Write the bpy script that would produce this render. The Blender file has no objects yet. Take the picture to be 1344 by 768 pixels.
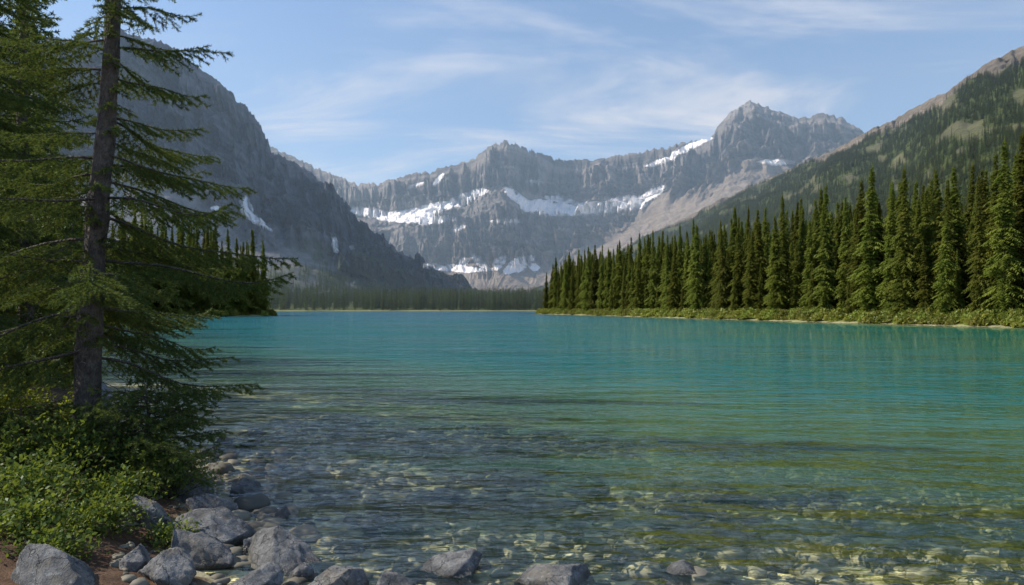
import bpy, math, random
import numpy as np
from mathutils import Vector
rng = np.random.default_rng(7); random.seed(7)
CAMH = 2.2
scene = bpy.context.scene

# ------------------------------------------------------------ noise
def _h(ix, iy, seed):
    h = (ix.astype(np.int64)*374761393 + iy.astype(np.int64)*668265263 + seed*1442695041) & 0xffffffff
    h = ((h ^ (h >> 13))*1274126177) & 0xffffffff
    h = (h ^ (h >> 16)) & 0xffffffff
    return h/4294967296.0*2*np.pi
def pn(x, y, seed=0):
    x = np.asarray(x, float); y = np.asarray(y, float)
    ix = np.floor(x); iy = np.floor(y); fx = x-ix; fy = y-iy
    u = fx**3*(fx*(fx*6-15)+10); v = fy**3*(fy*(fy*6-15)+10)
    def g(a, b):
        an = _h(ix+a, iy+b, seed); return np.cos(an)*(fx-a)+np.sin(an)*(fy-b)
    return ((g(0,0)*(1-u)+g(1,0)*u)*(1-v)+(g(0,1)*(1-u)+g(1,1)*u)*v)*1.5
def fbm(x, y, o=5, seed=0, gain=.5):
    r = 0; a = 1
    for i in range(o):
        r = r+a*pn(x*2**i+i*17.3, y*2**i-i*9.1, seed+i); a *= gain
    return r
def ridged(x, y, o=5, seed=0, gain=.5):
    r = 0; a = 1; n = 0
    for i in range(o):
        r = r+a*(1-2*np.abs(pn(x*2**i+i*7.7, y*2**i+i*3.1, seed+i))); n += a; a *= gain
    return r/n
def sstep(a, b, x):
    t = np.clip((x-a)/(b-a), 0, 1); return t*t*(3-2*t)

# ------------------------------------------------------------ mesh helper
def mesh_np(name, V, F, mat=None, smooth=False, attrs=None, link=True, matidx=None):
    V = np.ascontiguousarray(V, dtype=np.float32); F = np.ascontiguousarray(F, dtype=np.int32)
    me = bpy.data.meshes.new(name); k = F.shape[1]; n = len(F)
    me.vertices.add(len(V)); me.vertices.foreach_set('co', V.ravel())
    me.loops.add(n*k); me.loops.foreach_set('vertex_index', F.ravel())
    me.polygons.add(n); me.polygons.foreach_set('loop_start', np.arange(n, dtype=np.int32)*k)
    if attrs:
        for an, av in attrs.items():
            a = me.attributes.new(an, 'FLOAT', 'POINT'); a.data.foreach_set('value', np.ascontiguousarray(av, dtype=np.float32).ravel())
    me.update(calc_edges=True)
    me.polygons.foreach_set('use_smooth', np.full(n, smooth, dtype=bool))
    if mat is not None:
        for m in (mat if isinstance(mat, list) else [mat]): me.materials.append(m)
    if matidx is not None: me.polygons.foreach_set('material_index', np.ascontiguousarray(matidx, dtype=np.int32))
    ob = bpy.data.objects.new(name, me)
    if link: scene.collection.objects.link(ob)
    return ob
def grid_faces(a, b):
    i = np.arange((a-1)*b).reshape(a-1, b)[:, :-1].ravel()
    return np.stack([i, i+1, i+b+1, i+b], 1)

# ------------------------------------------------------------ node helper
class NT:
    def __init__(s, tree): s.t = tree; s.n = tree.nodes; s.l = tree.links
    def add(s, typ, ins=None, **kw):
        nd = s.n.new(typ)
        for k, v in kw.items(): setattr(nd, k, v)
        if ins:
            for k, v in ins.items():
                sock = nd.inputs[k]
                if isinstance(v, bpy.types.NodeSocket): s.l.new(v, sock)
                else: sock.default_value = v
        return nd
    def math(s, op, a, b=0.0, c=None, clamp=False):
        ins = {0: a, 1: b}
        if c is not None: ins[2] = c
        return s.add('ShaderNodeMath', ins, operation=op, use_clamp=clamp).outputs[0]
    def mix(s, f, a, b, bt='MIX'):
        nd = s.add('ShaderNodeMix', data_type='RGBA', blend_type=bt)
        for idx, v in ((0, f), (6, a), (7, b)):
            if isinstance(v, bpy.types.NodeSocket): s.l.new(v, nd.inputs[idx])
            else: nd.inputs[idx].default_value = (v if idx == 0 else (tuple(v)+(1,))[:4])
        return nd.outputs[2]
    def ss(s, x, a, b):
        return s.add('ShaderNodeMapRange', {0: x, 1: a, 2: b, 3: 0.0, 4: 1.0}, interpolation_type='SMOOTHSTEP').outputs[0]
    def noise(s, vec, scale, detail=4, rough=.5, dist=0, out='Fac'):
        return s.add('ShaderNodeTexNoise', {'Vector': vec, 'Scale': scale, 'Detail': detail, 'Roughness': rough, 'Distortion': dist}).outputs[out]
    def mapping(s, vec, sc, rot=(0,0,0), loc=(0,0,0)):
        return s.add('ShaderNodeMapping', {'Vector': vec, 'Scale': sc, 'Rotation': rot, 'Location': loc}).outputs[0]
    def attr(s, name): return s.add('ShaderNodeAttribute', attribute_name=name).outputs['Fac']
def new_mat(name):
    m = bpy.data.materials.new(name); m.use_nodes = True; m.node_tree.nodes.clear()
    t = NT(m.node_tree); out = t.add('ShaderNodeOutputMaterial'); return m, t, out

# ------------------------------------------------------------ materials
def rock_mountain_mat(name, dark, light, strata=.03, warm=(.30,.25,.2), warmamt=0.0, bump=12.0):
    m, t, out = new_mat(name)
    P = t.add('ShaderNodeTexCoord').outputs['Object']
    st = t.noise(t.mapping(P, (.0012, .0012, strata)), 1.0, 8, .65, .3)
    big = t.noise(P, .004, 5, .6)
    fine = t.noise(P, .045, 8, .7)
    f = t.ss(st, .38, .62)
    col = t.mix(f, dark, light)
    col = t.mix(t.math('MULTIPLY', t.ss(fine, .35, .7), .5), col, tuple(c*.4 for c in dark))
    sk = t.noise(t.mapping(P, (.03, .03, .004)), 1.0, 6, .7, .4)
    col = t.mix(t.math('MULTIPLY', t.ss(sk, .52, .68), .5), col, tuple(c*.45 for c in dark))
    if warmamt: col = t.mix(t.math('MULTIPLY', t.ss(big, .35, .62), warmamt), col, warm)
    tal = t.attr('talus')
    talc = t.mix(t.ss(t.noise(P, .02, 8, .7), .35, .65), tuple(c*.65 for c in warm), tuple(c*1.15 for c in warm))
    talc = t.mix(t.math('MULTIPLY', t.ss(t.noise(t.mapping(P, (.02, .02, .003)), 1.0, 6, .7, .3), .48, .68), .5), talc, tuple(c*.4 for c in warm))
    col = t.mix(tal, col, talc)
    veg = t.math('MULTIPLY', t.attr('veg'), 1.0)
    vegc = t.mix(t.ss(t.noise(P, .03, 8, .75), .35, .65), (.035,.055,.016), (.12,.145,.04))
    col = t.mix(veg, col, vegc)
    snow = t.attr('snow')
    col = t.mix(snow, col, (.9,.92,.95))
    hgt = t.math('MULTIPLY', t.math('ADD', t.noise(P, .03, 10, .7), t.math('MULTIPLY', st, .7)), t.math('MULTIPLY_ADD', snow, -.9, 1.0))
    bp = t.add('ShaderNodeBump', {'Height': hgt, 'Strength': 1.0, 'Distance': bump}).outputs[0]
    b = t.add('ShaderNodeBsdfPrincipled', {'Base Color': col, 'Roughness': .9, 'Normal': bp, 'Specular IOR Level': .1})
    t.l.new(b.outputs[0], out.inputs[0]); return m

def leaf_mat(name, c1, c2, trans=.3, rnd=True, scale=1.5, tint=None):
    m, t, out = new_mat(name)
    P = t.add('ShaderNodeTexCoord').outputs['Object']
    f = t.ss(t.noise(P, scale, 3), .3, .7)
    col = t.mix(f, c1, c2)
    if rnd:
        r = t.add('ShaderNodeObjectInfo').outputs['Random']
        hsv = t.add('ShaderNodeHueSaturation', {'Hue': t.math('MULTIPLY_ADD', r, .035, .475), 'Value': t.math('MULTIPLY_ADD', r, .75, .62), 'Color': col})
        col = hsv.outputs[0]
    d = t.add('ShaderNodeBsdfDiffuse', {'Color': col}).outputs[0]
    tr = t.add('ShaderNodeBsdfTranslucent', {'Color': t.mix(.5, col, tint or (.17,.2,.025))}).outputs[0]
    mx = t.add('ShaderNodeMixShader', {0: trans, 1: d, 2: tr}).outputs[0]
    gl = t.add('ShaderNodeBsdfGlossy', {'Color': (.6,.65,.6,1), 'Roughness': .45}).outputs[0]
    mx = t.add('ShaderNodeMixShader', {0: .03, 1: mx, 2: gl}).outputs[0]
    t.l.new(mx, out.inputs[0]); return m

def bark_mat():
    m, t, out = new_mat('bark')
    P = t.add('ShaderNodeTexCoord').outputs['Object']
    v = t.add('ShaderNodeTexVoronoi', {'Vector': t.mapping(P, (1,1,.4)), 'Scale': 45.0}).outputs['Distance']
    n = t.noise(P, 9, 6, .7)
    col = t.mix(t.ss(n, .3, .7), (.04,.03,.024), (.14,.11,.085))
    col = t.mix(t.ss(v, .5, .1), col, (.08,.066,.053))
    bp = t.add('ShaderNodeBump', {'Height': t.math('ADD', t.math('MULTIPLY', v, -1.0), n), 'Strength': 1.0, 'Distance': .025}).outputs[0]
    b = t.add('ShaderNodeBsdfPrincipled', {'Base Color': col, 'Roughness': .92, 'Normal': bp})
    t.l.new(b.outputs[0], out.inputs[0]); return m
BARK = bark_mat()
NEEDLE = leaf_mat('spruce_needles', (.055,.09,.02), (.13,.16,.032), .42, False, 2.0)
NEEDLE_I = leaf_mat('spruce_needles_forest', (.11,.145,.022), (.21,.225,.036), .45, True, .6)
NEEDLE_F = leaf_mat('distant_spruce_needles', (.055,.078,.022), (.10,.125,.03), .25, True, .3)
LEAF = leaf_mat('shrub_leaves', (.07,.12,.02), (.17,.21,.035), .45, False, 4.0, (.3,.34,.03))
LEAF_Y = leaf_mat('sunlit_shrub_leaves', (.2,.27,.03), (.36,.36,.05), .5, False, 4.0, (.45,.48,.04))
GRASS = leaf_mat('shore_brush_leaves', (.15,.2,.03), (.3,.3,.06), .35, True, .8, (.35,.35,.04))

def boulder_mat():
    m, t, out = new_mat('boulder_rock')
    W = t.add('ShaderNodeNewGeometry').outputs['Position']
    n = t.noise(W, 6, 8, .65); n2 = t.noise(W, 60, 5, .7)
    col = t.mix(t.ss(n, .35, .65), (.10,.096,.09), (.27,.26,.24))
    col = t.mix(t.math('MULTIPLY', t.ss(n2, .48, .66), .65), col, (.05,.05,.045))
    col = t.mix(t.math('MULTIPLY', t.ss(t.noise(W, 2.5, 4, .6), .52, .66), .6), col, (.2,.165,.115))
    col = t.mix(t.math('MULTIPLY', t.ss(t.noise(W, 14, 5, .7), .58, .64), .5), col, (.38,.38,.35))
    crack = t.add('ShaderNodeTexVoronoi', {'Vector': t.mix(.25, W, t.noise(W, 5, 4, out='Color')), 'Scale': 5.0}, feature='DISTANCE_TO_EDGE').outputs['Distance']
    crk = t.ss(crack, .02, 0.0)
    col = t.mix(t.math('MULTIPLY', crk, .5), col, (.03,.03,.025))
    z = t.add('ShaderNodeSeparateXYZ', {0: W}).outputs[2]
    wet = t.ss(z, .06, .02)
    col = t.mix(t.math('MULTIPLY', wet, .7), col, (.05,.046,.036))
    bp = t.add('ShaderNodeBump', {'Height': t.math('ADD', t.math('MULTIPLY', crk, -.2), t.math('ADD', n, t.math('MULTIPLY', n2, .3))), 'Strength': 1.0, 'Distance': .06}).outputs[0]
    b = t.add('ShaderNodeBsdfPrincipled', {'Base Color': col, 'Roughness': t.math('MULTIPLY_ADD', wet, -.5, .85), 'Normal': bp})
    t.l.new(b.outputs[0], out.inputs[0]); return m
BOULDER = boulder_mat()

def pebble_mat():
    m, t, out = new_mat('pebble_stone')
    P = t.add('ShaderNodeTexCoord').outputs['Object']
    a = t.attr('tone')
    col = t.mix(t.ss(a, 0, .6), (.08,.07,.05), (.2,.175,.12))
    col = t.mix(t.ss(a, .8, 1.0), col, (.27,.235,.17))
    n = t.noise(P, 25, 5, .7)
    col = t.mix(t.math('MULTIPLY', t.ss(n, .45, .7), .5), col, (.1,.09,.055))
    b = t.add('ShaderNodeBsdfPrincipled', {'Base Color': col, 'Roughness': .7})
    t.l.new(b.outputs[0], out.inputs[0]); return m
PEBBLE = pebble_mat()

def ground_mat():
    m, t, out = new_mat('shore_ground')
    P = t.add('ShaderNodeTexCoord').outputs['Object']
    sp = t.add('ShaderNodeSeparateXYZ', {0: P}); z = sp.outputs[2]; y = sp.outputs[1]
    v = t.add('ShaderNodeTexVoronoi', {'Vector': P, 'Scale': 4.0})
    v2 = t.add('ShaderNodeTexVoronoi', {'Vector': P, 'Scale': 13.0})
    tone = t.add('ShaderNodeSeparateColor', {0: v.outputs['Color']}).outputs[0]
    bed = t.mix(tone, (.24,.205,.115), (.45,.385,.23))
    bed = t.mix(t.ss(v.outputs['Distance'], .45, .75), bed, (.12,.105,.065))
    bed = t.mix(t.math('MULTIPLY', t.ss(v2.outputs['Distance'], .3, .7), .45), bed, (.2,.17,.1))
    bed = t.mix(t.ss(t.noise(P, .5, 3), .40, .58), bed, (.46,.40,.24))
    soil = t.mix(t.ss(t.noise(P, 3, 8, .7), .35, .65), (.1,.055,.032), (.2,.12,.07))
    soil = t.mix(t.math('MULTIPLY', t.ss(t.noise(P, 40, 4, .7), .5, .65), .7), soil, (.05,.035,.02))
    green = t.mix(t.ss(t.noise(P, .15, 8, .7), .35, .65), (.03,.045,.012), (.13,.15,.035))
    land = t.mix(t.ss(y, 14, 26), soil, green)
    band = t.math('MULTIPLY', t.ss(z, .9, .4), t.ss(y, 30, 60))
    land = t.mix(band, land, (.26,.26,.09))
    col = t.mix(t.ss(z, .02, .10), bed, land)
    bp = t.add('ShaderNodeBump', {'Height': t.math('ADD', t.math('MULTIPLY', v.outputs['Distance'], -1.0), t.noise(P, 30, 5, .7)), 'Strength': .8, 'Distance': .04}).outputs[0]
    b = t.add('ShaderNodeBsdfPrincipled', {'Base Color': col, 'Roughness': .9, 'Normal': bp, 'Specular IOR Level': .2})
    t.l.new(b.outputs[0], out.inputs[0]); return m

def water_mat():
    m, t, out = new_mat('lake_water')
    P = t.add('ShaderNodeTexCoord').outputs['Object']
    d = t.attr('depth')
    def wave(scale, rot, dist, ds):
        return t.add('ShaderNodeTexWave', {'Vector': t.mapping(P, (1,1,1), (0,0,rot)), 'Scale': scale, 'Distortion': dist, 'Detail': 3.0, 'Detail Scale': ds, 'Detail Roughness': .6}, wave_type='BANDS', bands_direction='Y', wave_profile='SIN').outputs['Fac']
    wa = wave(.55, .22, 7.0, .7); wb = wave(.24, -.18, 7.0, .45)
    w0 = t.noise(t.mapping(P, (4.5,11,1), (0,0,-.2)), 1.0, 2, .5, .3)
    w1 = t.noise(t.mapping(P, (1.9,5.2,1), (0,0,.2)), 1.0, 3, .5, .5)
    w2 = t.noise(t.mapping(P, (.6,1.6,1), (0,0,-.15)), 1.0, 3, .5, .5)
    w3 = t.noise(t.mapping(P, (.12,.3,1), (0,0,.06)), 1.0, 3, .5, .3)
    calm = t.math('MULTIPLY_ADD', t.ss(t.noise(t.mapping(P, (.025,.06,1)), 1.0, 4, .6), .35, .65), .7, .7)
    h = t.math('ADD', t.math('MULTIPLY', w1, .066), t.math('ADD', t.math('MULTIPLY', w2, .16), t.math('MULTIPLY', w3, .5)))
    h = t.math('ADD', h, t.math('ADD', t.math('MULTIPLY', wa, .021), t.math('MULTIPLY', wb, .038)))
    h = t.math('ADD', h, t.math('MULTIPLY', w0, .018))
    h = t.math('MULTIPLY', h, calm)
    bp = t.add('ShaderNodeBump', {'Height': h, 'Strength': 1.0, 'Distance': 1.0}).outputs[0]
    fr = t.add('ShaderNodeFresnel', {'IOR': 1.33, 'Normal': bp}).outputs[0]
    gl = t.add('ShaderNodeBsdfGlossy', {'Color': (1,1,1,1), 'Roughness': .02, 'Normal': bp}).outputs[0]
    # ripple caustics painted into the transparent tint as a Voronoi line pattern
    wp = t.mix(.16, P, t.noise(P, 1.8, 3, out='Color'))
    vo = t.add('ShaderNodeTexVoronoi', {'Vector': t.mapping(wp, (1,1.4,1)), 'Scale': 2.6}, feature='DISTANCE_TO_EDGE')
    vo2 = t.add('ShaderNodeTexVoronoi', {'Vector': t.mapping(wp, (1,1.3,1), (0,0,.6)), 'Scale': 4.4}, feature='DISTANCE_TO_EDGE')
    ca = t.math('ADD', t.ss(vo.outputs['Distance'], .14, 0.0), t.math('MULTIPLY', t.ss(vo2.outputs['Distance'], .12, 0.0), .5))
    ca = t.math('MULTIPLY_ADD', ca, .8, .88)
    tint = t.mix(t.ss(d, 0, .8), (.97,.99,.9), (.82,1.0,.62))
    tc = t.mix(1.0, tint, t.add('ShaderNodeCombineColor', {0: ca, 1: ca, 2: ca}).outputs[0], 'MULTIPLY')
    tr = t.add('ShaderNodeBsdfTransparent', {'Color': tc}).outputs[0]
    x = t.add('ShaderNodeSeparateXYZ', {0: P})
    # silty water; forest reflection painted green into the east side, bluer farther out
    deep = t.mix(t.ss(t.math('ADD', x.outputs[0], t.math('MULTIPLY', t.noise(P, .06, 3), 12.0)), 4, 34), (.007,.125,.115), (.008,.115,.066))
    teal = t.mix(t.ss(d, .35, 1.8), (.08,.18,.085), deep)
    teal = t.mix(t.math('MULTIPLY', t.ss(x.outputs[1], 30, 220), .85), teal, (.016,.125,.17))
    df = t.add('ShaderNodeBsdfDiffuse', {'Color': teal}).outputs[0]
    f = t.math('SUBTRACT', 1.0, t.math('EXPONENT', t.math('MULTIPLY', t.math('POWER', d, 1.6), -1.7)))
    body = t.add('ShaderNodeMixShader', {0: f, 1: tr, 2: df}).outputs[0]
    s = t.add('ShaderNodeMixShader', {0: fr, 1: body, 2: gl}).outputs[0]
    t.l.new(s, out.inputs[0]); return m

# ------------------------------------------------------------ lake outline, ground, water
LAKE = np.array([(-1.9,4.5),(-2.4,5.5),(-3.0,6.6),(-3.7,7.8),(-4.3,9.3),(-5.4,11),(-8,14),(-12,18.5),(-20,25),(-34,45),(-52,80),(-85,140),
 (-102,175),(-80,194),(-70,205),(-79,217),(-120,240),(-200,330),(-280,480),(-240,600),(-100,640),(20,640),(60,560),(50,420),(22,330),
 (11,285),(13,270),(25,230),(38,170),(50,115),(58,82),(75,50),(90,10),(60,-20),(20,-2),(8,2.4),(3,3.9),(0,4.4)], float)
def lake_sd(X, Y):
    """signed distance, positive inside the lake"""
    sh = X.shape; x = X.ravel(); y = Y.ravel()
    dm = np.full(x.shape, 1e18); ins = np.zeros(x.shape, bool); n = len(LAKE)
    for i in range(n):
        a = LAKE[i]; b = LAKE[(i+1) % n]; e = b-a
        tt = np.clip(((x-a[0])*e[0]+(y-a[1])*e[1])/(e@e), 0, 1)
        dm = np.minimum(dm, (x-a[0]-tt*e[0])**2+(y-a[1]-tt*e[1])**2)
        c = ((a[1] > y) != (b[1] > y)) & (x < (b[0]-a[0])*(y-a[1])/((b[1]-a[1]) or 1e-9)+a[0])
        ins ^= c
    return (np.sqrt(dm)*np.where(ins, 1, -1)).reshape(sh)
def ground_h(X, Y):
    R = np.sqrt(X**2+Y**2)
    s = lake_sd(X, Y)
    s = s+.22*fbm(X*.9, Y*.9, 3, 5)+1.2*fbm(X*.06, Y*.06, 2, 9)*sstep(30, 80, R)
    o = np.clip(-s, 0, None); i = np.clip(s, 0, None)
    land = .42*(1-np.exp(-o/1.1))+np.clip(o, 0, 60)*.03+.04*fbm(X*1.5, Y*1.5, 3, 3)*np.clip(o, 0, 1)
    land = land+sstep(60, 400, o)*12
    bed = -.085*i-.04*np.clip(i-7, 0, 60)
    return np.where(s > 0, np.maximum(bed, -6), land), s
N = 640
tx = np.linspace(-1, 1, N); ty = np.linspace(-.42, 1, int(N*.75))
gx = 3*np.sinh(8.3*tx); gy = 6+3*np.sinh(8.0*ty)
X, Y = np.meshgrid(gx, gy, indexing='ij')
Z, S = ground_h(X, Y)
F = grid_faces(*X.shape)[:, ::-1]
ground = mesh_np('lakeshore_ground', np.stack([X, Y, Z], -1).reshape(-1, 3), F, ground_mat(), True)
mx = (gx > -420) & (gx < 420); my = (gy > -30) & (gy < 760)
Xw = X[np.ix_(mx, my)]; Yw = Y[np.ix_(mx, my)]; Dw = np.clip(-Z[np.ix_(mx, my)], 0, 6)
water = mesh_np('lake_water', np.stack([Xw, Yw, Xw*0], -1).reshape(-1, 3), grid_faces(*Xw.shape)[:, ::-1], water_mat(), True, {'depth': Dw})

def gz(x, y):
    h, _ = ground_h(np.array([float(x)]), np.array([float(y)])); return float(h[0])

# ------------------------------------------------------------ mountains (ridge points: image pixel u, v and distance along Y; snow in image pixels)
def pixel_to_world(p): u, v, d = p; return np.array([(u-672)/896*d, d, CAMH+(405-v)/896*d])
SNOW = [(487,279,26,6,-8),(540,286,52,7,-4),(560,276,44,7,16),(607,262,32,7,22),(630,252,8,4,0),(683,262,24,6,-34),(712,272,28,9,-6),(762,274,50,8,2),(815,268,38,9,8),(850,258,24,6,30),
        (665,290,20,3,0),(735,262,20,4,-10),(590,351,36,5,-5),(607,346,12,5,50),(630,344,16,5,-40),(655,345,12,6,45),(682,346,20,9,30),(700,350,8,5,-30),(1020,213,22,4,0),(905,193,34,4,25),(868,212,22,4,20),(700,238,14,2,0),(575,236,10,3,50),(600,300,12,3,20),
        (323,270,7,15,20),(333,287,15,5,-30),(348,297,9,2,-30),(284,273,7,3,0),(440,322,4,10,10),(462,324,3,3,0),(452,405,13,3,0),(545,243,12,2,20)]
def mountain(name, pairs, ns, nt, prof, mat, seed, gully=60, gf=40, ridgeamp=12, strata=((70,.75),(24,.6)), rockend=.55, vegf=None, back=.35, tg=.25, bench=None):
    R = np.array([pixel_to_world(p[0]) for p in pairs]); B = np.array([np.array(p[1], float) for p in pairs])
    s0 = np.concatenate([[0], np.cumsum(np.linalg.norm(np.diff(R, axis=0), axis=1))]); LT = s0[-1]
    s = np.linspace(0, LT, ns)
    r = np.stack([np.interp(s, s0, R[:, k]) for k in range(3)], 1)
    ks = max(3, ns//60)
    b = np.stack([np.interp(s, s0, B[:, k]) for k in range(3)], 1)
    def sm(a, kk):
        ker = np.hanning(kk+2)[1:-1]; ker /= ker.sum()
        return np.convolve(np.pad(a, (kk//2, kk-1-kk//2), mode='edge'), ker, 'valid')
    for k in range(2): r[:, k] = sm(r[:, k], ks*3)
    for k in range(3): b[:, k] = sm(b[:, k], ks*4)
    nb = nt//6
    t = np.concatenate([np.linspace(-back, 0, nb, endpoint=False), np.linspace(0, 1, nt)**1.15])
    T, Sg = np.meshgrid(t, s)
    Tp = np.clip(T, 0, 1)
    wob = .05*fbm(Sg/LT*9, Tp*2, 3, seed+50)*np.sin(np.pi*Tp)
    Tw = np.clip(Tp+wob, 0, 1)
    Hf = np.interp(Tw, prof[0], prof[1])
    Hf = np.where(T < 0, 1+T*1.2, Hf)
    XY = r[:, None, :2]*(1-T[..., None])+b[:, None, :2]*T[..., None]
    Zr = r[:, 2][:, None]; Zb = b[:, 2][:, None]
    Zz = Zb+(Zr-Zb)*Hf
    dirv = (b[:, :2]-r[:, :2]); dl = np.linalg.norm(dirv, axis=1, keepdims=True); dirn = (dirv/dl)[:, None, :]
    re = rockend if not callable(rockend) else rockend(Sg/LT)
    rock = 1-sstep(re-.12, re+.12, Tp+.08*fbm(Sg/LT*14, Tp*3, 3, seed+9))
    a = Sg/LT*gf
    wa = a+.8*fbm(a*.35, Tp*4, 3, seed+20)
    g = ridged(wa*.35, Tp*1.1, 3, seed+1)*1.2+ridged(wa, Tp*2.5, 5, seed+2, .6)*.9-.9
    env = sstep(0, .05, np.abs(T))*(.25+.75*rock)*(1-sstep(.9, 1, Tp))
    if bench: bm_ = sstep(bench[0], bench[0]+.03, Tw)*(1-sstep(bench[1]-.03, bench[1], Tw))*(1-sstep(.6,.7,Sg/LT)); env = env*(1-.7*bm_)
    else: bm_ = 0
    off = gully*g*env*(rock+(1-rock)*tg)
    iso = gully*.42*fbm(a*2.2, Tp*16, 5, seed+31, .55)*env*(rock+.12)
    XY = XY+dirn*(off+iso)[..., None]
    Zz = Zz+off*.3*(T > 0)+ridgeamp*(ridged(a*1.7, Tp*5, 5, seed+3, .6)-.35)*np.exp(-np.abs(T)*10)
    if strata:
        dip = 30*fbm(Sg/LT*3, Tp*1.5, 2, seed+7)+Sg*.03
        for Ls, am in strata:
            Zz = Zz+am*Ls/(2*np.pi)*np.sin(2*np.pi*(Zz+dip)/Ls)*rock*sstep(0, .03, np.abs(T))*(1-.8*bm_)
    P = np.concatenate([XY, Zz[..., None]], -1)
    Nn = np.cross(np.gradient(P, axis=1), np.gradient(P, axis=0)); Nn /= np.linalg.norm(Nn, axis=-1, keepdims=True)+1e-9
    nz = np.abs(Nn[..., 2])
    eu = P[..., 0]/P[..., 1]*896+672; ev = 405-(P[..., 2]-CAMH)/P[..., 1]*896
    wn = fbm(eu/22, ev/9, 4, seed+77, .6); wn2 = fbm(eu/6, ev/3, 3, seed+78)
    sn = np.full(eu.shape, -9.)
    for (u, v, a1, b1, an) in SNOW:
        c_, s_ = math.cos(math.radians(an)), math.sin(math.radians(an)); du = eu-u; dv = -(ev-v)
        sn = np.maximum(sn, 1.0-((du*c_+dv*s_)/a1)**2-((-du*s_+dv*c_)/b1)**2)
    snow = sstep(-.05, .12, sn+.3+wn*.5+wn2*.22+np.clip(nz-.55, -.3, .3)*.3)
    snow = snow*(T >= 0)
    if vegf is not None: veg, dens = vegf(Tp, Sg/LT, P, nz, seed)
    else: veg = np.zeros_like(Zz); dens = veg
    snow *= (veg < .9)
    ob = mesh_np(name, P.reshape(-1, 3), grid_faces(ns, nb+nt), mat, True, {'snow': snow, 'veg': veg*(1-snow), 'talus': (1-rock)})
    return ob, P[:, nb:], dens[:, nb:], t[nb:]

MAT_A = rock_mountain_mat('grey_limestone', (.055,.065,.085), (.155,.165,.195), .035, (.26,.255,.245), 0.0, 9.0)
MAT_B = rock_mountain_mat('banded_limestone', (.085,.088,.10), (.38,.36,.345), .028, (.37,.325,.27), .25, 26.0)
MAT_C = rock_mountain_mat('scree_hillside', (.19,.165,.13), (.38,.32,.25), .02, (.40,.32,.24))

pr = (np.array([0,.05,.12,.30,.38,.48,.62,.8,1]), np.array([1,.82,.69,.53,.39,.29,.19,.08,0]))
Bp = [((300,160,5600),(-900,2700,20)),((360,196,5200),(-800,2600,20)),((400,214,5000),(-700,2550,20)),((440,232,4800),(-600,2500,20)),((470,243,4600),(-520,2500,20)),
 ((500,241,4450),(-450,2450,20)),((540,231,4350),(-380,2400,20)),((600,218,4150),(-260,2350,20)),((622,211,4000),(-200,2300,20)),((634,200,3850),(-170,2300,20)),
 ((652,189,3700),(-130,2300,20)),((667,185,3620),(-90,2300,20)),((685,195,3750),(-60,2300,20)),((705,202,3950),(-20,2300,20)),((745,214,4250),(60,2300,30)),
 ((800,209,4250),(180,2300,60)),((860,198,4000),(330,2300,120)),((905,188,3800),(440,2250,180)),((934,184,3650),(520,2200,220)),((942,166,3600),(560,2200,230)),((958,150,3560),(590,2150,240)),
 ((985,133,3500),(650,2100,250)),((1002,141,3500),(700,2100,255)),((1030,153,3500),(760,2100,260)),((1052,160,3500),(830,2100,260)),((1060,153,3430),(850,2100,260)),((1090,151,3400),(900,2100,260)),
 ((1110,158,3400),(960,2100,260)),((1128,174,3380),(1000,2100,260)),((1200,215,3300),(1300,2100,200))]
cirque, PB, VB, tB = mountain('cirque_mountain', Bp, 1300, 330, pr, MAT_B, 11, gully=200, gf=34, ridgeamp=38, strata=((115,.75),(38,.6)), rockend=lambda s: .64-.34*sstep(.62, .78, s), tg=.45, bench=(.11,.31))

prA = (np.array([0,.08,.2,.36,.5,.7,1]), np.array([1,.84,.66,.46,.30,.14,0]))
def vegA(T, s, P, nz, seed):
    v = np.clip(sstep(.66, .86, s+.1*fbm(s*30, T*6, 4, 91)+.35*(T-.5))*sstep(.15, .4, T), 0, 1)*.95
    return v, np.clip(v-.3, 0, 1)
Ap = [((-420,-60,1250),(-1500,300,0)),((-150,-10,1350),(-1000,420,0)),((40,45,1450),(-760,520,0)),((110,60,1480),(-650,560,0)),((160,48,1500),(-590,600,0)),((225,62,1520),(-520,620,0)),
 ((262,92,1540),(-470,640,0)),((300,120,1580),(-420,660,0)),((330,150,1620),(-380,680,0)),((347,176,1640),(-350,700,0)),((358,203,1650),(-330,715,0)),((388,217,1680),(-300,740,0)),((430,243,1700),(-260,780,0)),
 ((456,270,1720),(-235,820,0)),((482,297,1740),(-215,860,0)),((520,330,1760),(-190,930,0)),((560,350,1780),(-165,1050,0)),((610,376,1800),(-130,1300,0)),((650,396,1800),(-60,1600,0))]
leftm, PA, VA, tA = mountain('limestone_mountain', Ap, 1100, 330, prA, MAT_A, 23, gully=110, gf=24, ridgeamp=22, strata=((60,.6),(19,.35)), rockend=lambda s: .44+.16*sstep(.72,.8,s), vegf=vegA, tg=.2)

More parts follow.
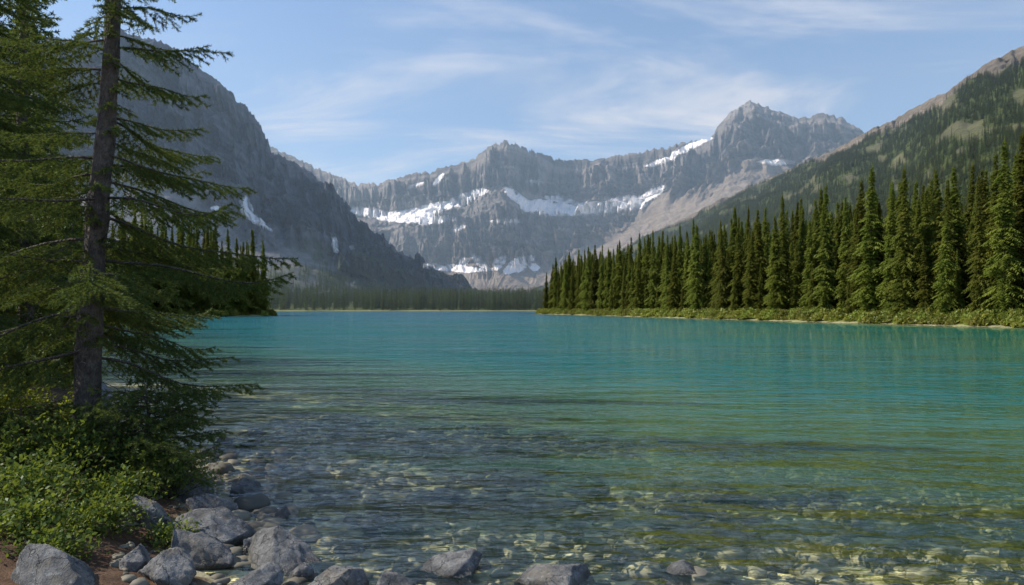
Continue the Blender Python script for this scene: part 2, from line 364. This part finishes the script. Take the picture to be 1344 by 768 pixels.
prC = (np.array([0,.2,.5,.8,1]), np.array([1,.80,.46,.16,0]))
def vegC(T, s, P, nz, seed):
    f = sstep(.07, .16, T+.10*fbm(s*26, T*5, 4, 55)+.05*(s-.5))
    mead = sstep(.2, .5, fbm(s*30, T*9, 4, 57)+.25*fbm(s*60, T*20, 3, 58)-.25*T+.2*sstep(.45, .8, s))
    return np.clip(f*(1-.25*mead), 0, 1), np.clip(f*(1-.9*mead*(T < .85))-.1, 0, 1)**1.5
Cp = [((1900,-160,800),(420,40,3)),((1600,-75,850),(330,60,3)),((1344,57,950),(230,130,3)),((1290,93,1020),(215,190,3)),((1240,122,1100),(200,250,3)),((1200,143,1200),(190,300,3)),((1130,180,1400),(170,380,3)),
 ((1060,213,1600),(150,470,3)),((1000,240,1750),(130,560,3)),((950,262,1850),(120,680,3)),((900,286,1950),(105,800,3)),((860,306,2050),(95,950,3)),((800,334,2150),(80,1200,3)),((745,362,2250),(60,1500,3)),((690,384,2300),(20,1800,3))]
hill, PC, VC, tC = mountain('forested_hillside', Cp, 700, 220, prC, MAT_C, 37, gully=26, gf=22, ridgeamp=7, strata=None, rockend=.2, vegf=vegC, tg=.7)

# ------------------------------------------------------------ tree builders
def tri_pack(P0, P1, P2):
    n = len(P0); V = np.stack([P0, P1, P2], 1).reshape(-1, 3); return V, np.arange(3*n).reshape(n, 3)
def norm(a): return a/(np.linalg.norm(a, axis=-1, keepdims=True)+1e-9)
def tube(pts, rad, sides=8, jit=0, seed=0):
    pts = np.asarray(pts, float); rad = np.asarray(rad, float); k = len(pts)
    tg = norm(np.gradient(pts, axis=0)); ref = np.array([0, 0, 1.0]) if abs(tg[0][2]) < .8 else np.array([1.0, 0, 0])
    a = norm(np.cross(tg, ref)); b = np.cross(tg, a)
    an = np.linspace(0, 2*np.pi, sides, endpoint=False)
    rr = rad[:, None]*(1+jit*pn(np.arange(k)[:, None]*.7+seed, an[None]*2.0, seed))
    V = pts[:, None]+rr[..., None]*(a[:, None]*np.cos(an)[None, :, None]+b[:, None]*np.sin(an)[None, :, None])
    F = []
    for i in range(k-1):
        for j in range(sides):
            j2 = (j+1) % sides; p, q, r_, s_ = i*sides+j, i*sides+j2, (i+1)*sides+j2, (i+1)*sides+j
            F += [(p, q, r_), (p, r_, s_)]
    return V.reshape(-1, 3), np.array(F)
class Acc:
    def __init__(s): s.V = []; s.F = []; s.M = []; s.n = 0
    def add(s, V, F, m):
        if len(V) == 0: return
        s.V.append(V); s.F.append(F+s.n); s.M.append(np.full(len(F), m)); s.n += len(V)
    def obj(s, name, mats, link=True, smooth=False):
        return mesh_np(name, np.concatenate(s.V), np.concatenate(s.F), mats, smooth, None, link, np.concatenate(s.M))

def needles(A, B, per, nl, nw, r):
    """needles set around many twig segments A->B"""
    L = np.linalg.norm(B-A, axis=1); cnt = np.maximum(2, (L*per).astype(int)); idx = np.repeat(np.arange(len(A)), cnt)
    t = r.random(len(idx)); ax = norm(B-A)[idx]; p = A[idx]+(B-A)[idx]*t[:, None]
    rd = r.normal(size=(len(idx), 3)); rd[:, 2] += .25; rd = norm(rd-ax*np.sum(rd*ax, 1)[:, None])
    d = norm(ax*.75+rd); w = norm(np.cross(d, r.normal(size=d.shape)))
    ll = nl*(.7+.6*r.random(len(idx)))[:, None]
    return tri_pack(p+w*nw*.5, p-w*nw*.5, p+d*ll)

def spruce(name, h, tr, prof, z0=.9, nb=120, needle=(.034,.007), per=260, seed=1, lean=(0,0), mats=None, link=True, dead=14, sub=True, twigstep=.07, droop=.22, zmax=1.0, gap=.15, bare=None):
    r = np.random.default_rng(seed); acc = Acc()
    zz = np.linspace(-.3, h, 40)
    cx = lean[0]*(zz/h)+.05*np.sin(zz*.9+seed); cy = lean[1]*(zz/h)+.04*np.cos(zz*.7+seed)
    fl = 1+.7*np.exp(-np.clip(zz+.1, 0, None)*4)
    trunk = np.stack([cx, cy, zz], 1)
    V, F = tube(trunk, np.clip(tr*(1-zz/h)**.8*fl, .008, None), 14, .22, seed); acc.add(V, F, 0)
    A = []; B = []
    for i in range(nb):
        q = (i+r.random())/nb; z = z0+(h*.99-z0)*q**1.05*zmax
        if r.random() < gap: continue
        az = i*2.399+r.normal()*.35
        L = np.interp(z/h, prof[0], prof[1])*(.6+.6*r.random())
        if L < .05: continue
        if bare is not None:
            da = abs((az-bare[0]+math.pi) % (2*math.pi)-math.pi)
            if da < bare[1] and r.random() < .85: L *= .28
        c = np.array([np.interp(z, zz, cx), np.interp(z, zz, cy), z])
        out = np.array([math.cos(az), math.sin(az), 0]); side = np.array([-out[1], out[0], 0])
        p0 = (.25-droop*2.2*(1-z/h))+r.normal()*.08
        n = 10; ss = np.linspace(0, 1, n); bend = r.normal()*.2
        pts = c+out*(ss*L)[:, None]+side*(bend*L*ss**2+.04*L*np.sin(ss*7+i))[:, None]
        pts[:, 2] += L*(p0*ss-droop*1.0*ss**2*1.2+droop*1.3*ss**3.2+.015*np.sin(ss*9+i*2))
        V, F = tube(pts, .0115*(L/1.5+.3)*(1-ss*.85)*(1 if link else 1.6), 4); acc.add(V, F, 0)
        nt_ = max(5, int(L/twigstep))
        for k in range(nt_):
            s_ = .08+.92*(k+r.random()*.6)/nt_
            if s_ > 1: s_ = 1
            p = np.array([np.interp(s_, ss, pts[:, m]) for m in range(3)])
            ax = norm(np.array([np.interp(min(1, s_+.05), ss, pts[:, m]) for m in range(3)])-np.array([np.interp(s_-.05, ss, pts[:, m]) for m in range(3)]))
            sg = 1 if k % 2 else -1
            tl = (L*.34*(1-s_)**.7*min(1, s_*3+.3)+.07)*(.6+.7*r.random())
            d = norm(ax*.75+side*sg*(.7+.3*r.random())+np.array([0, 0, -.25-.2*r.random()]))
            e = p+d*tl; e[2] -= tl*.12
            A.append(p); B.append(e)
            if sub:
                ns_ = int(tl/.07)
                for m in range(ns_):
                    f = (m+.7)/(ns_+.5); pp = p+(e-p)*f; sd = np.cross(d, [0, 0, 1.0])*(1 if m % 2 else -1)
                    dd = norm(d*.8+sd*.7+np.array([0, 0, -.3])+r.normal(size=3)*.12)
                    A.append(pp); B.append(pp+dd*(.05+tl*.38*(1-f))*(.7+.5*r.random()))
        for k in range(2, n-1): A.append(pts[k]); B.append(pts[k+1])
    A = np.array(A); B = np.array(B)
    acc.add(*needles(A, B, per, needle[0], needle[1], r), 1)
    w = norm(np.cross(B-A, [0, 0, 1.0]))*.003; V, F = tri_pack(A+w, A-w, B); acc.add(V, F, 0)
    w = np.array([0, 0, .003])+0*A; V, F = tri_pack(A+w, A-w, B); acc.add(V, F, 0)
    for i in range(dead):
        z = .35+r.random()*2.9; az = r.random()*6.28; L = .25+.55*r.random(); out = np.array([math.cos(az), math.sin(az), -.15-.5*r.random()])
        ss = np.linspace(0, 1, 6); c = np.array([np.interp(z, zz, cx), np.interp(z, zz, cy), z])
        pts = c+out*(ss*L)[:, None]+r.normal(size=(6, 3))*.03*ss[:, None]; pts[:, 2] -= .25*L*ss**2
        V, F = tube(pts, .005*(1-ss*.8), 4); acc.add(V, F, 0)
        for k in range(1, 6):
            dd = norm(out+r.normal(size=3)*.7)*L*.35; V, F = tube(np.array([pts[k], pts[k]+dd*.5, pts[k]+dd+np.array([0,0,-.03])]), [.003, .002, .001], 3); acc.add(V, F, 0)
    return acc.obj(name, mats or [BARK, NEEDLE], link)

def forest_spruce(name, h, R, levels, nbr, ncl, seed, mat, size):
    r = np.random.default_rng(seed); acc = Acc()
    V, F = tube(np.array([[0,0,-1.],[0,0,h*.5],[0,0,h]]), [.02*h*.6, .012*h*.6, .01], 6); acc.add(V, F, 0)
    P0 = []; P1 = []; P2 = []
    for i in range(levels):
        q = i/(levels-1); z = h*(.05+.94*q)
        Lb = R*(1-q)**.92*(.72+.28*math.sin(q*37+seed))*(1 if q > .12 else .75)+.10
        for j in range(nbr):
            az = j/nbr*6.283+i*1.3+r.normal()*.25; L = Lb*(.5+.7*r.random()); o = np.array([math.cos(az), math.sin(az), 0]); sd = np.array([-o[1], o[0], 0])
            zz = z+r.normal()*.1
            for k in range(ncl):
                f = (k+.6)/ncl; c = o*L*f+np.array([0, 0, zz+L*(.15*f-.55*f*f)])
                w = min(size, size*.35+L*.3)*(1-.45*f)*(.7+.6*r.random())
                for sgn in (-1, 1):
                    tip = c+o*w*.9+sd*sgn*w*.8+np.array([0, 0, -w*(.35+.5*r.random())])+r.normal(size=3)*w*.15
                    P0.append(c+sd*sgn*w*.05+np.array([0,0,w*.15])); P1.append(c+o*w*.45*1.2-sd*sgn*w*.1); P2.append(tip)
                    tip2 = c+o*w*.1+sd*sgn*w*.75+np.array([0, 0, -w*(.25+.5*r.random())]); P0.append(c-o*w*.3); P1.append(c+o*w*.25+np.array([0,0,.05])); P2.append(tip2)
    for k in range(5):
        a = k*1.25; P0.append(np.array([0,0,h*1.04])); P1.append(np.array([math.cos(a)*.08,math.sin(a)*.08,h*.97])); P2.append(np.array([math.cos(a+.8)*.14,math.sin(a+.8)*.14,h*.95]))
    acc.add(*tri_pack(np.array(P0), np.array(P1), np.array(P2)), 1)
    return acc.obj(name, [BARK, mat], False)

def scatter(name, pts, scl, rot, protos):
    col = bpy.data.collections.new(name+'_variants')
    for p in protos: col.objects.link(p)
    n = len(pts); me = bpy.data.meshes.new(name); me.vertices.add(n); me.vertices.foreach_set('co', np.ascontiguousarray(pts, dtype=np.float32).ravel())
    a = me.attributes.new('scl', 'FLOAT_VECTOR', 'POINT'); a.data.foreach_set('vector', np.ascontiguousarray(scl, dtype=np.float32).ravel())
    a = me.attributes.new('rot', 'FLOAT_VECTOR', 'POINT'); a.data.foreach_set('vector', np.ascontiguousarray(rot, dtype=np.float32).ravel())
    a = me.attributes.new('idx', 'INT', 'POINT'); a.data.foreach_set('value', rng.integers(0, len(protos), n).astype(np.int32))
    me.update(); ob = bpy.data.objects.new(name, me); scene.collection.objects.link(ob)
    g = bpy.data.node_groups.new(name, 'GeometryNodeTree')
    g.interface.new_socket('Geometry', in_out='INPUT', socket_type='NodeSocketGeometry'); g.interface.new_socket('Geometry', in_out='OUTPUT', socket_type='NodeSocketGeometry')
    gi = g.nodes.new('NodeGroupInput'); go = g.nodes.new('NodeGroupOutput'); ip = g.nodes.new('GeometryNodeInstanceOnPoints'); ci = g.nodes.new('GeometryNodeCollectionInfo')
    ci.inputs['Collection'].default_value = col; ci.inputs['Separate Children'].default_value = True; ci.inputs['Reset Children'].default_value = True
    def na(nm, dt):
        x = g.nodes.new('GeometryNodeInputNamedAttribute'); x.data_type = dt; x.inputs['Name'].default_value = nm; return x.outputs['Attribute']
    L = g.links.new
    L(gi.outputs[0], ip.inputs['Points']); L(ci.outputs[0], ip.inputs['Instance']); ip.inputs['Pick Instance'].default_value = True
    L(na('idx', 'INT'), ip.inputs['Instance Index']); L(na('rot', 'FLOAT_VECTOR'), ip.inputs['Rotation']); L(na('scl', 'FLOAT_VECTOR'), ip.inputs['Scale'])
    L(ip.outputs[0], go.inputs[0])
    md = ob.modifiers.new('scatter', 'NODES'); md.node_group = g
    return ob
def rotz(n, tilt=.02): return np.stack([rng.normal(size=n)*tilt, rng.normal(size=n)*tilt, rng.random(n)*6.283], 1)
def scl(n, a, b, wid=.15):
    s = a+(b-a)*rng.random(n); w = s*(1+rng.normal(size=n)*wid*.6); return np.stack([w, w, s], 1)

# ------------------------------------------------------------ forests
mid = [forest_spruce('spruce_variant', 20, 2.4+.4*(i % 3), 56, 8, 7, 100+i, NEEDLE_I, .6) for i in range(5)]
far = [forest_spruce('distant_spruce_variant', 16, 2.6, 13, 6, 2, 200+i, NEEDLE_F, 1.9) for i in range(3)]
c = np.stack([rng.uniform(5, 260, 30000), rng.uniform(40, 420, 30000)], 1)
sd = lake_sd(c[:, 0], c[:, 1]); o = -sd
keep = (o > 2.5) & (o < 75) & (c[:, 0] > c[:, 1]*.02+5) & (c[:, 1] < 400)
c = c[keep]; o = o[keep]
def thin(c, dmin):
    out = []; cell = {}
    for i, (x, y) in enumerate(c):
        k = (int(x//dmin), int(y//dmin)); ok = True
        for a in (-1, 0, 1):
            for b in (-1, 0, 1):
                for j in cell.get((k[0]+a, k[1]+b), []):
                    if (c[j][0]-x)**2+(c[j][1]-y)**2 < dmin*dmin: ok = False
        if ok: cell.setdefault(k, []).append(i); out.append(i)
    return np.array(out)
ii = thin(c, 2.1); c = c[ii]; o = o[ii]
z = ground_h(c[:, 0], c[:, 1])[0]
s_ = scl(len(c), .7, 1.22); edge = (o < 6) & (rng.random(len(c)) < .3); s_[edge] *= .5
scatter('spruce_forest', np.stack([c[:, 0], c[:, 1], z-.1], 1), s_, rotz(len(c)), mid)
c = np.stack([rng.uniform(-200, -16, 20000), rng.uniform(24, 330, 20000)], 1)
o = -lake_sd(c[:, 0], c[:, 1]); k = (o > 1.5) & (o < 45); c = c[k]; c = c[thin(c, 2.8)]
z = ground_h(c[:, 0], c[:, 1])[0]; s_ = scl(len(c), .7, 1.5)
s_[c[:, 1] < 130] *= .75
scatter('spruce_forest', np.stack([c[:, 0], c[:, 1], z-.1], 1), s_, rotz(len(c)), [p.copy() for p in mid])
c = np.stack([rng.uniform(-420, 160, 9000), rng.uniform(560, 1500, 9000)], 1)
o = -lake_sd(c[:, 0], c[:, 1]); k = (o > 4) & ((c[:, 0] > -150) | (rng.random(len(c)) < .5)) & (c[:, 0] > -c[:, 1]*.36); c = c[k]
z = ground_h(c[:, 0], c[:, 1])[0]
scatter('valley_forest', np.stack([c[:, 0], c[:, 1], z-.1], 1), scl(len(c), .5, 1.35), rotz(len(c)), far)
def on_surface(P, W, n):
    ns, nt = W.shape; e1 = P[1:, :-1]-P[:-1, :-1]; e2 = P[:-1, 1:]-P[:-1, :-1]
    w = np.abs(np.cross(e1, e2)[..., 2])*W[:-1, :-1]; vis = (P[:-1, :-1, 0] < P[:-1, :-1, 1]*.9+20); w = w*vis; w = w.ravel()/w.sum()
    k = rng.choice(len(w), n, p=w); i, j = k//(nt-1), k % (nt-1); a = rng.random((n, 1)); b = rng.random((n, 1))
    return P[i, j]+e1[i, j]*a+e2[i, j]*b
p = on_surface(PC, VC/(1+PC[..., 1]/1200), 34000)
scatter('hillside_forest', p-np.array([0,0,.5]), scl(len(p), .33, .72), rotz(len(p)), [q.copy() for q in far])
p = on_surface(PA, VA, 6000)
scatter('mountain_forest', p-np.array([0,0,.5]), scl(len(p), .4, .8), rotz(len(p)), [q.copy() for q in far])

def bush_proto(name, n, R, H, leaf, mat, seed):
    r = np.random.default_rng(seed); a = r.random(n)*6.283; rr = np.sqrt(r.random(n))*R; hz = H*np.sqrt(np.clip(1-(rr/R)**2, 0, 1))*(.35+.65*r.random(n))*(1+.3*np.sin(a*3+seed))
    p = np.stack([np.cos(a)*rr, np.sin(a)*rr, hz], 1); d = norm(r.normal(size=(n, 3))+[0, 0, .6]); w = norm(np.cross(d, r.normal(size=(n, 3))))
    V, F = tri_pack(p+w*leaf*.4, p-w*leaf*.4, p+d*leaf); acc = Acc(); acc.add(V, F, 0); return acc.obj(name, [mat], False)
bp_ = [bush_proto('brush_variant', 500, 1.3, 1.3, .35, GRASS, i) for i in range(3)]
c = np.stack([rng.uniform(8, 110, 30000), rng.uniform(40, 320, 30000)], 1); o = -lake_sd(c[:, 0], c[:, 1]); k = (o > .6) & (o < 6) & (c[:, 0] > 5); c = c[k][:1500]
c2 = np.stack([rng.uniform(-120, -10, 20000), rng.uniform(17, 240, 20000)], 1); o = -lake_sd(c2[:, 0], c2[:, 1]); k = (o > .3) & (o < 4); c2 = c2[k][:500]; c = np.concatenate([c, c2])
z = ground_h(c[:, 0], c[:, 1])[0]; scatter('shore_brush', np.stack([c[:, 0], c[:, 1], z-.1], 1), scl(len(c), .3, 1.3, .6), rotz(len(c)), bp_)

# ------------------------------------------------------------ foreground trees
profT1 = (np.array([0,.1,.2,.3,.45,.6,.8,1]), np.array([1.3,2.0,2.2,1.9,1.5,1.2,.55,.05]))
t1 = spruce('spruce_tree', 10.5, .155, profT1, 1.35, 140, (.038,.009), 270, 3, (.35,.1), gap=.12, zmax=.95, dead=30, bare=(-1.03, .95))
t1.location = (-5.08, 8.2, gz(-5.08, 8.2)-.05)
profT2 = (np.array([0,.1,.3,.5,.8,1]), np.array([1.9,2.4,2.3,1.9,.9,.05]))
t2 = spruce('spruce_tree', 14.5, .2, profT2, .9, 220, (.055,.014), 150, 8, (-.1,.2), gap=.05, twigstep=.09, dead=8)
t2.location = (-10.2, 12.2, .45)
fine = [spruce('bank_spruce_variant', 13, .16, (np.array([0,.1,.5,1]), np.array([1.7,1.9,1.2,.05])), .7, 190, (.09,.03), 60, 40+i, mats=[BARK, NEEDLE], link=False, dead=0, sub=True, twigstep=.13, gap=.04) for i in range(2)]
for i, (x, y, s) in enumerate([(-19.5,29,.98),(-13.2,15.0,.95),(-14,19.5,.85),(-17,24,1.05),(-24,33,1.0),(-28.5,40,1.1),(-12.5,17.5,1.15),(-22,28,1.2),(-31,45,.95)]):
    ob = bpy.data.objects.new('spruce_tree', fine[i % 2].data); ob.location = (x, y, max(gz(x, y), .2)); ob.scale = (s, s, s); ob.rotation_euler = (0, 0, i*1.7); scene.collection.objects.link(ob)

# ------------------------------------------------------------ shrubs
def shrub(name, loc, R, H, nst, nleaf, leaf, mat, seed):
    r = np.random.default_rng(seed); acc = Acc(); P = []; D = []
    for i in range(nst):
        a = r.random()*6.283; e = r.random()**.6; tip = np.array([math.cos(a)*R*e, math.sin(a)*R*e, H*(.5+.5*r.random())*(1-.45*e*e)])
        ss = np.linspace(0, 1, 7); pts = tip*ss[:, None]; pts[:, :2] *= ss[:, None]**.4; pts += r.normal(size=(7, 3))*.025*ss[:, None]
        V, F = tube(pts, .007*(1-.8*ss), 4); acc.add(V, F, 0)
        for k in range(nleaf):
            f = .25+.75*r.random()**.7; p = np.array([np.interp(f, ss, pts[:, m]) for m in range(3)])+r.normal(size=3)*.055
            P.append(p); D.append(norm(r.normal(size=3)+np.array([math.cos(a)*.7, math.sin(a)*.7, .5])))
    P = np.array(P); D = np.array(D); n = len(P); w = norm(np.cross(D, np.array([0, 0, 1.0])+r.normal(size=(n, 3))*.6)); s = leaf*(.6+.7*r.random(n))[:, None]
    V = np.stack([P, P+D*s*.5+w*s*.28, P+D*s, P, P+D*s, P+D*s*.5-w*s*.28], 1).reshape(-1, 3); acc.add(V, np.arange(len(V)).reshape(-1, 3), 1)
    ob = acc.obj(name, [BARK, mat]); ob.location = loc; return ob
SH = [(-5.0,7.4,.8,.75,90,50,.055,LEAF),(-4.2,7.7,.65,.6,70,50,.05,LEAF),(-3.95,6.7,.5,.4,60,45,.05,LEAF),(-4.5,6.3,.6,.5,70,45,.05,LEAF),(-3.6,6.0,.4,.3,50,40,.045,LEAF),
      (-5.6,6.6,.6,.55,60,45,.05,LEAF),(-6.5,8.2,.8,1.3,90,55,.06,LEAF_Y),(-7.2,8.6,.8,1.5,90,55,.06,LEAF_Y),(-5.9,8.6,.6,.9,60,50,.055,LEAF_Y),(-6.2,7.4,.6,.8,70,50,.05,LEAF_Y),(-4.6,5.6,.4,.28,40,40,.045,LEAF),(-3.1,6.2,.25,.2,25,40,.04,LEAF),
      (-3.9,5.5,.4,.3,50,40,.045,LEAF),(-3.5,5.2,.3,.22,40,40,.04,LEAF),(-8.2,9.0,.8,1.5,80,55,.06,LEAF_Y),(-3.75,7.6,.5,.7,60,22,.04,LEAF)]
for i, (x, y, R, H, a, b, l, m_) in enumerate(SH): shrub('leafy_shrub', (x, y, gz(x, y)), R, H, a, b, l, m_, 300+i)
js = spruce('juniper_bush', .95, .03, (np.array([0,.3,.7,1]), np.array([1.1,1.1,.8,.4])), .12, 50, (.034,.008), 260, 77, droop=.15, dead=0, gap=0); js.location = (-4.3, 8.0, .3)
js2 = spruce('juniper_bush', .8, .03, (np.array([0,.3,.7,1]), np.array([.8,.9,.7,.4])), .12, 35, (.034,.008), 260, 78, droop=.15, dead=0, gap=0); js2.location = (-5.5, 7.7, .3)

# ------------------------------------------------------------ boulders & pebbles
import bmesh
def ico(sub):
    bm = bmesh.new(); bmesh.ops.create_icosphere(bm, subdivisions=sub, radius=1); V = np.array([v.co[:] for v in bm.verts]); F = np.array([[v.index for v in f.verts] for f in bm.faces]); bm.free(); return V, F
IV4, IF4 = ico(5); IV2, IF2 = ico(2)
def boulder(x, y, w, hh, seed, zoff=None, dep=.8, name='boulder'):
    r = np.random.default_rng(seed); V = IV4.copy()
    for i in range(12):
        n = norm(r.normal(size=3)); d = .45+.34*r.random(); V = V-np.clip(V@n-d, 0, None)[:, None]*n*.95
    V = V*(1+.07*fbm(V[:, 0]*2+seed, V[:, 1]*2+V[:, 2]*1.7, 4, seed))[:, None]+norm(V)*(.03*fbm(V[:, 0]*9+V[:, 2]*4, V[:, 1]*9-V[:, 2]*5, 3, seed))[:, None]
    V[:, 0] *= w/2/.72; V[:, 1] *= w*dep/2/.72; V[:, 2] *= hh/.75
    ob = mesh_np(name, V, IF4, BOULDER, True); z = gz(x, y) if zoff is None else zoff
    ob.location = (x, y, z+hh*.1); ob.rotation_euler = (r.normal()*.1, r.normal()*.1, r.random()*.9-.45); return ob
BD = [(-2.8,6.6,.74,.2),(-2.75,5.85,.52,.25),(-2.05,5.95,.62,.22),(-.55,5.8,.56,.19),(-3.25,8.3,.36,.13),(-1.42,5.35,.42,.22),(-2.0,5.25,.5,.18),(-3.25,4.8,.58,.22),(.4,5.5,.6,.2),(-.88,5.3,.44,.2),
      (-2.62,5.2,.34,.15),(-2.95,5.35,.3,.14),(-1.75,5.6,.2,.12),(-3.2,7.2,.42,.2),(-3.5,6.5,.38,.2),(-3.6,7.7,.4,.2),(-10.2,16.8,.9,.3),(-9.3,15.4,.6,.25),(-2.35,6.3,.24,.12),(-2.45,7.25,.28,.12)]
for i, (x, y, w, hh) in enumerate(BD): boulder(x, y, w, hh, 500+i)
for i, (x, y, w, hh) in enumerate([(1.1,6.4,.36,.14),(1.72,7.1,.5,.14),(2.4,6.3,.35,.12),(.55,7.0,.4,.12),(2.9,7.4,.4,.12),(-.2,6.6,.35,.12),(1.5,5.7,.4,.14),(3.4,6.4,.45,.14),(.1,7.9,.4,.12),(-1.2,7.2,.4,.12),(4.4,7.5,.5,.15),(2.2,8.4,.5,.14),(-.8,8.6,.45,.14),(3.6,9.2,.6,.16),(1.0,9.4,.5,.15)]):
    boulder(x, y, w, hh, 700+i, name='submerged_boulder')
def pebbles(name, n, box, smin, smax, cond, seed):
    r = np.random.default_rng(seed); x = r.uniform(box[0], box[1], n); y = r.uniform(box[2], box[3], n); h, s = ground_h(x, y); k = cond(s, x, y); x, y, h = x[k], y[k], h[k]; n = len(x)
    sz = smin+(smax-smin)*r.random(n)**3
    a = r.random(n)*6.283; sc = np.stack([sz, sz*(.6+.4*r.random(n)), sz*(.3+.25*r.random(n))], 1)
    base = IV2[None]*(1+.18*np.sin(IV2[None, :, 0]*3+a[:, None]*5)+.15*np.sin(IV2[None, :, 1]*4+a[:, None]*9))[..., None]*sc[:, None]
    ca, sa = np.cos(a)[:, None], np.sin(a)[:, None]
    V = np.stack([base[..., 0]*ca-base[..., 1]*sa+x[:, None], base[..., 0]*sa+base[..., 1]*ca+y[:, None], base[..., 2]+(h+sc[:, 2]*.3)[:, None]], -1)
    Fp = IF2[None]+(np.arange(n)*len(IV2))[:, None, None]; tone = np.repeat(r.random(n), len(IV2))
    return mesh_np(name, V.reshape(-1, 3), Fp.reshape(-1, 3), PEBBLE, True, {'tone': tone})
pebbles('pebbles', 6500, (-5, 12, 4.2, 16), .04, .2, lambda s, x, y: (s > .05), 1)
pebbles('shore_stones', 700, (-4.6, -.5, 4.2, 9), .03, .10, lambda s, x, y: (s < .25) & (s > -.7), 2)

# ------------------------------------------------------------ sky, sun, haze
AZ = math.radians(-84); EL = math.radians(41)
w = bpy.data.worlds.new('World'); scene.world = w; w.use_nodes = True; w.node_tree.nodes.clear(); t = NT(w.node_tree)
out = t.add('ShaderNodeOutputWorld')
sky = t.add('ShaderNodeTexSky', sky_type='NISHITA', sun_disc=False, sun_elevation=EL, sun_rotation=AZ, altitude=1500, air_density=1.25, dust_density=.4, ozone_density=2.5).outputs[0]
sky = t.mix(1.0, sky, (.98,1.08,1.22), 'MULTIPLY')
G = t.add('ShaderNodeTexCoord').outputs['Generated']; sp = t.add('ShaderNodeSeparateXYZ', {0: G})
zz = t.math('ADD', t.math('MAXIMUM', sp.outputs[2], 0.0), .12)
cv = t.add('ShaderNodeCombineXYZ', {0: t.math('DIVIDE', sp.outputs[0], zz), 1: t.math('DIVIDE', sp.outputs[1], zz), 2: 0.0}).outputs[0]
n1 = t.noise(t.mapping(cv, (.55,1.3,1), (0,0,.35)), 1.0, 9, .64, 1.3)
n2 = t.noise(t.mapping(cv, (.35,.5,1), (0,0,-.2), (3,1,0)), 1.0, 3, .5)
cm = t.math('MULTIPLY', t.ss(n1, .43, .74), t.ss(n2, .36, .62))
cm = t.math('MULTIPLY', cm, .75)
colr = t.mix(cm, sky, (6.5,6.8,7.3))
bg = t.add('ShaderNodeBackground', {'Color': colr, 'Strength': .15})
t.l.new(bg.outputs[0], out.inputs[0])
sd_ = Vector((math.sin(AZ)*math.cos(EL), math.cos(AZ)*math.cos(EL), math.sin(EL)))
L = bpy.data.lights.new('sun', 'SUN'); L.energy = 5.0; L.angle = math.radians(.5); L.color = (1, .94, .84)
lo = bpy.data.objects.new('sun', L); lo.rotation_euler = sd_.to_track_quat('Z', 'Y').to_euler(); lo.location = (0,0,50); scene.collection.objects.link(lo)
m, t, out = new_mat('valley_air')
vs = t.add('ShaderNodeVolumeScatter', {'Color': (.58,.80,1,1), 'Density': .00018, 'Anisotropy': .1})
t.l.new(vs.outputs[0], out.inputs['Volume'])
bx = np.array([(x, y, z) for x in (-3000, 3000) for y in (320, 3400) for z in (-40, 1150)], float)
haze = mesh_np('valley_haze', bx, np.array([(0,1,3,2),(4,6,7,5),(0,4,5,1),(2,3,7,6),(0,2,6,4),(1,5,7,3)]), m)

# ------------------------------------------------------------ camera
cam = bpy.data.cameras.new('camera'); cam.lens = 24; cam.sensor_width = 36; cam.shift_y = 21/1344; cam.clip_end = 40000; cam.clip_start = .05
co = bpy.data.objects.new('camera', cam); co.location = (0, 0, CAMH); co.rotation_euler = (math.radians(90), 0, 0); scene.collection.objects.link(co); scene.camera = co
scene.view_settings.view_transform = 'Standard'; scene.view_settings.look = 'None'; scene.view_settings.exposure = 0
print('verts', sum(len(o.data.vertices) for o in scene.objects if o.type == 'MESH'))
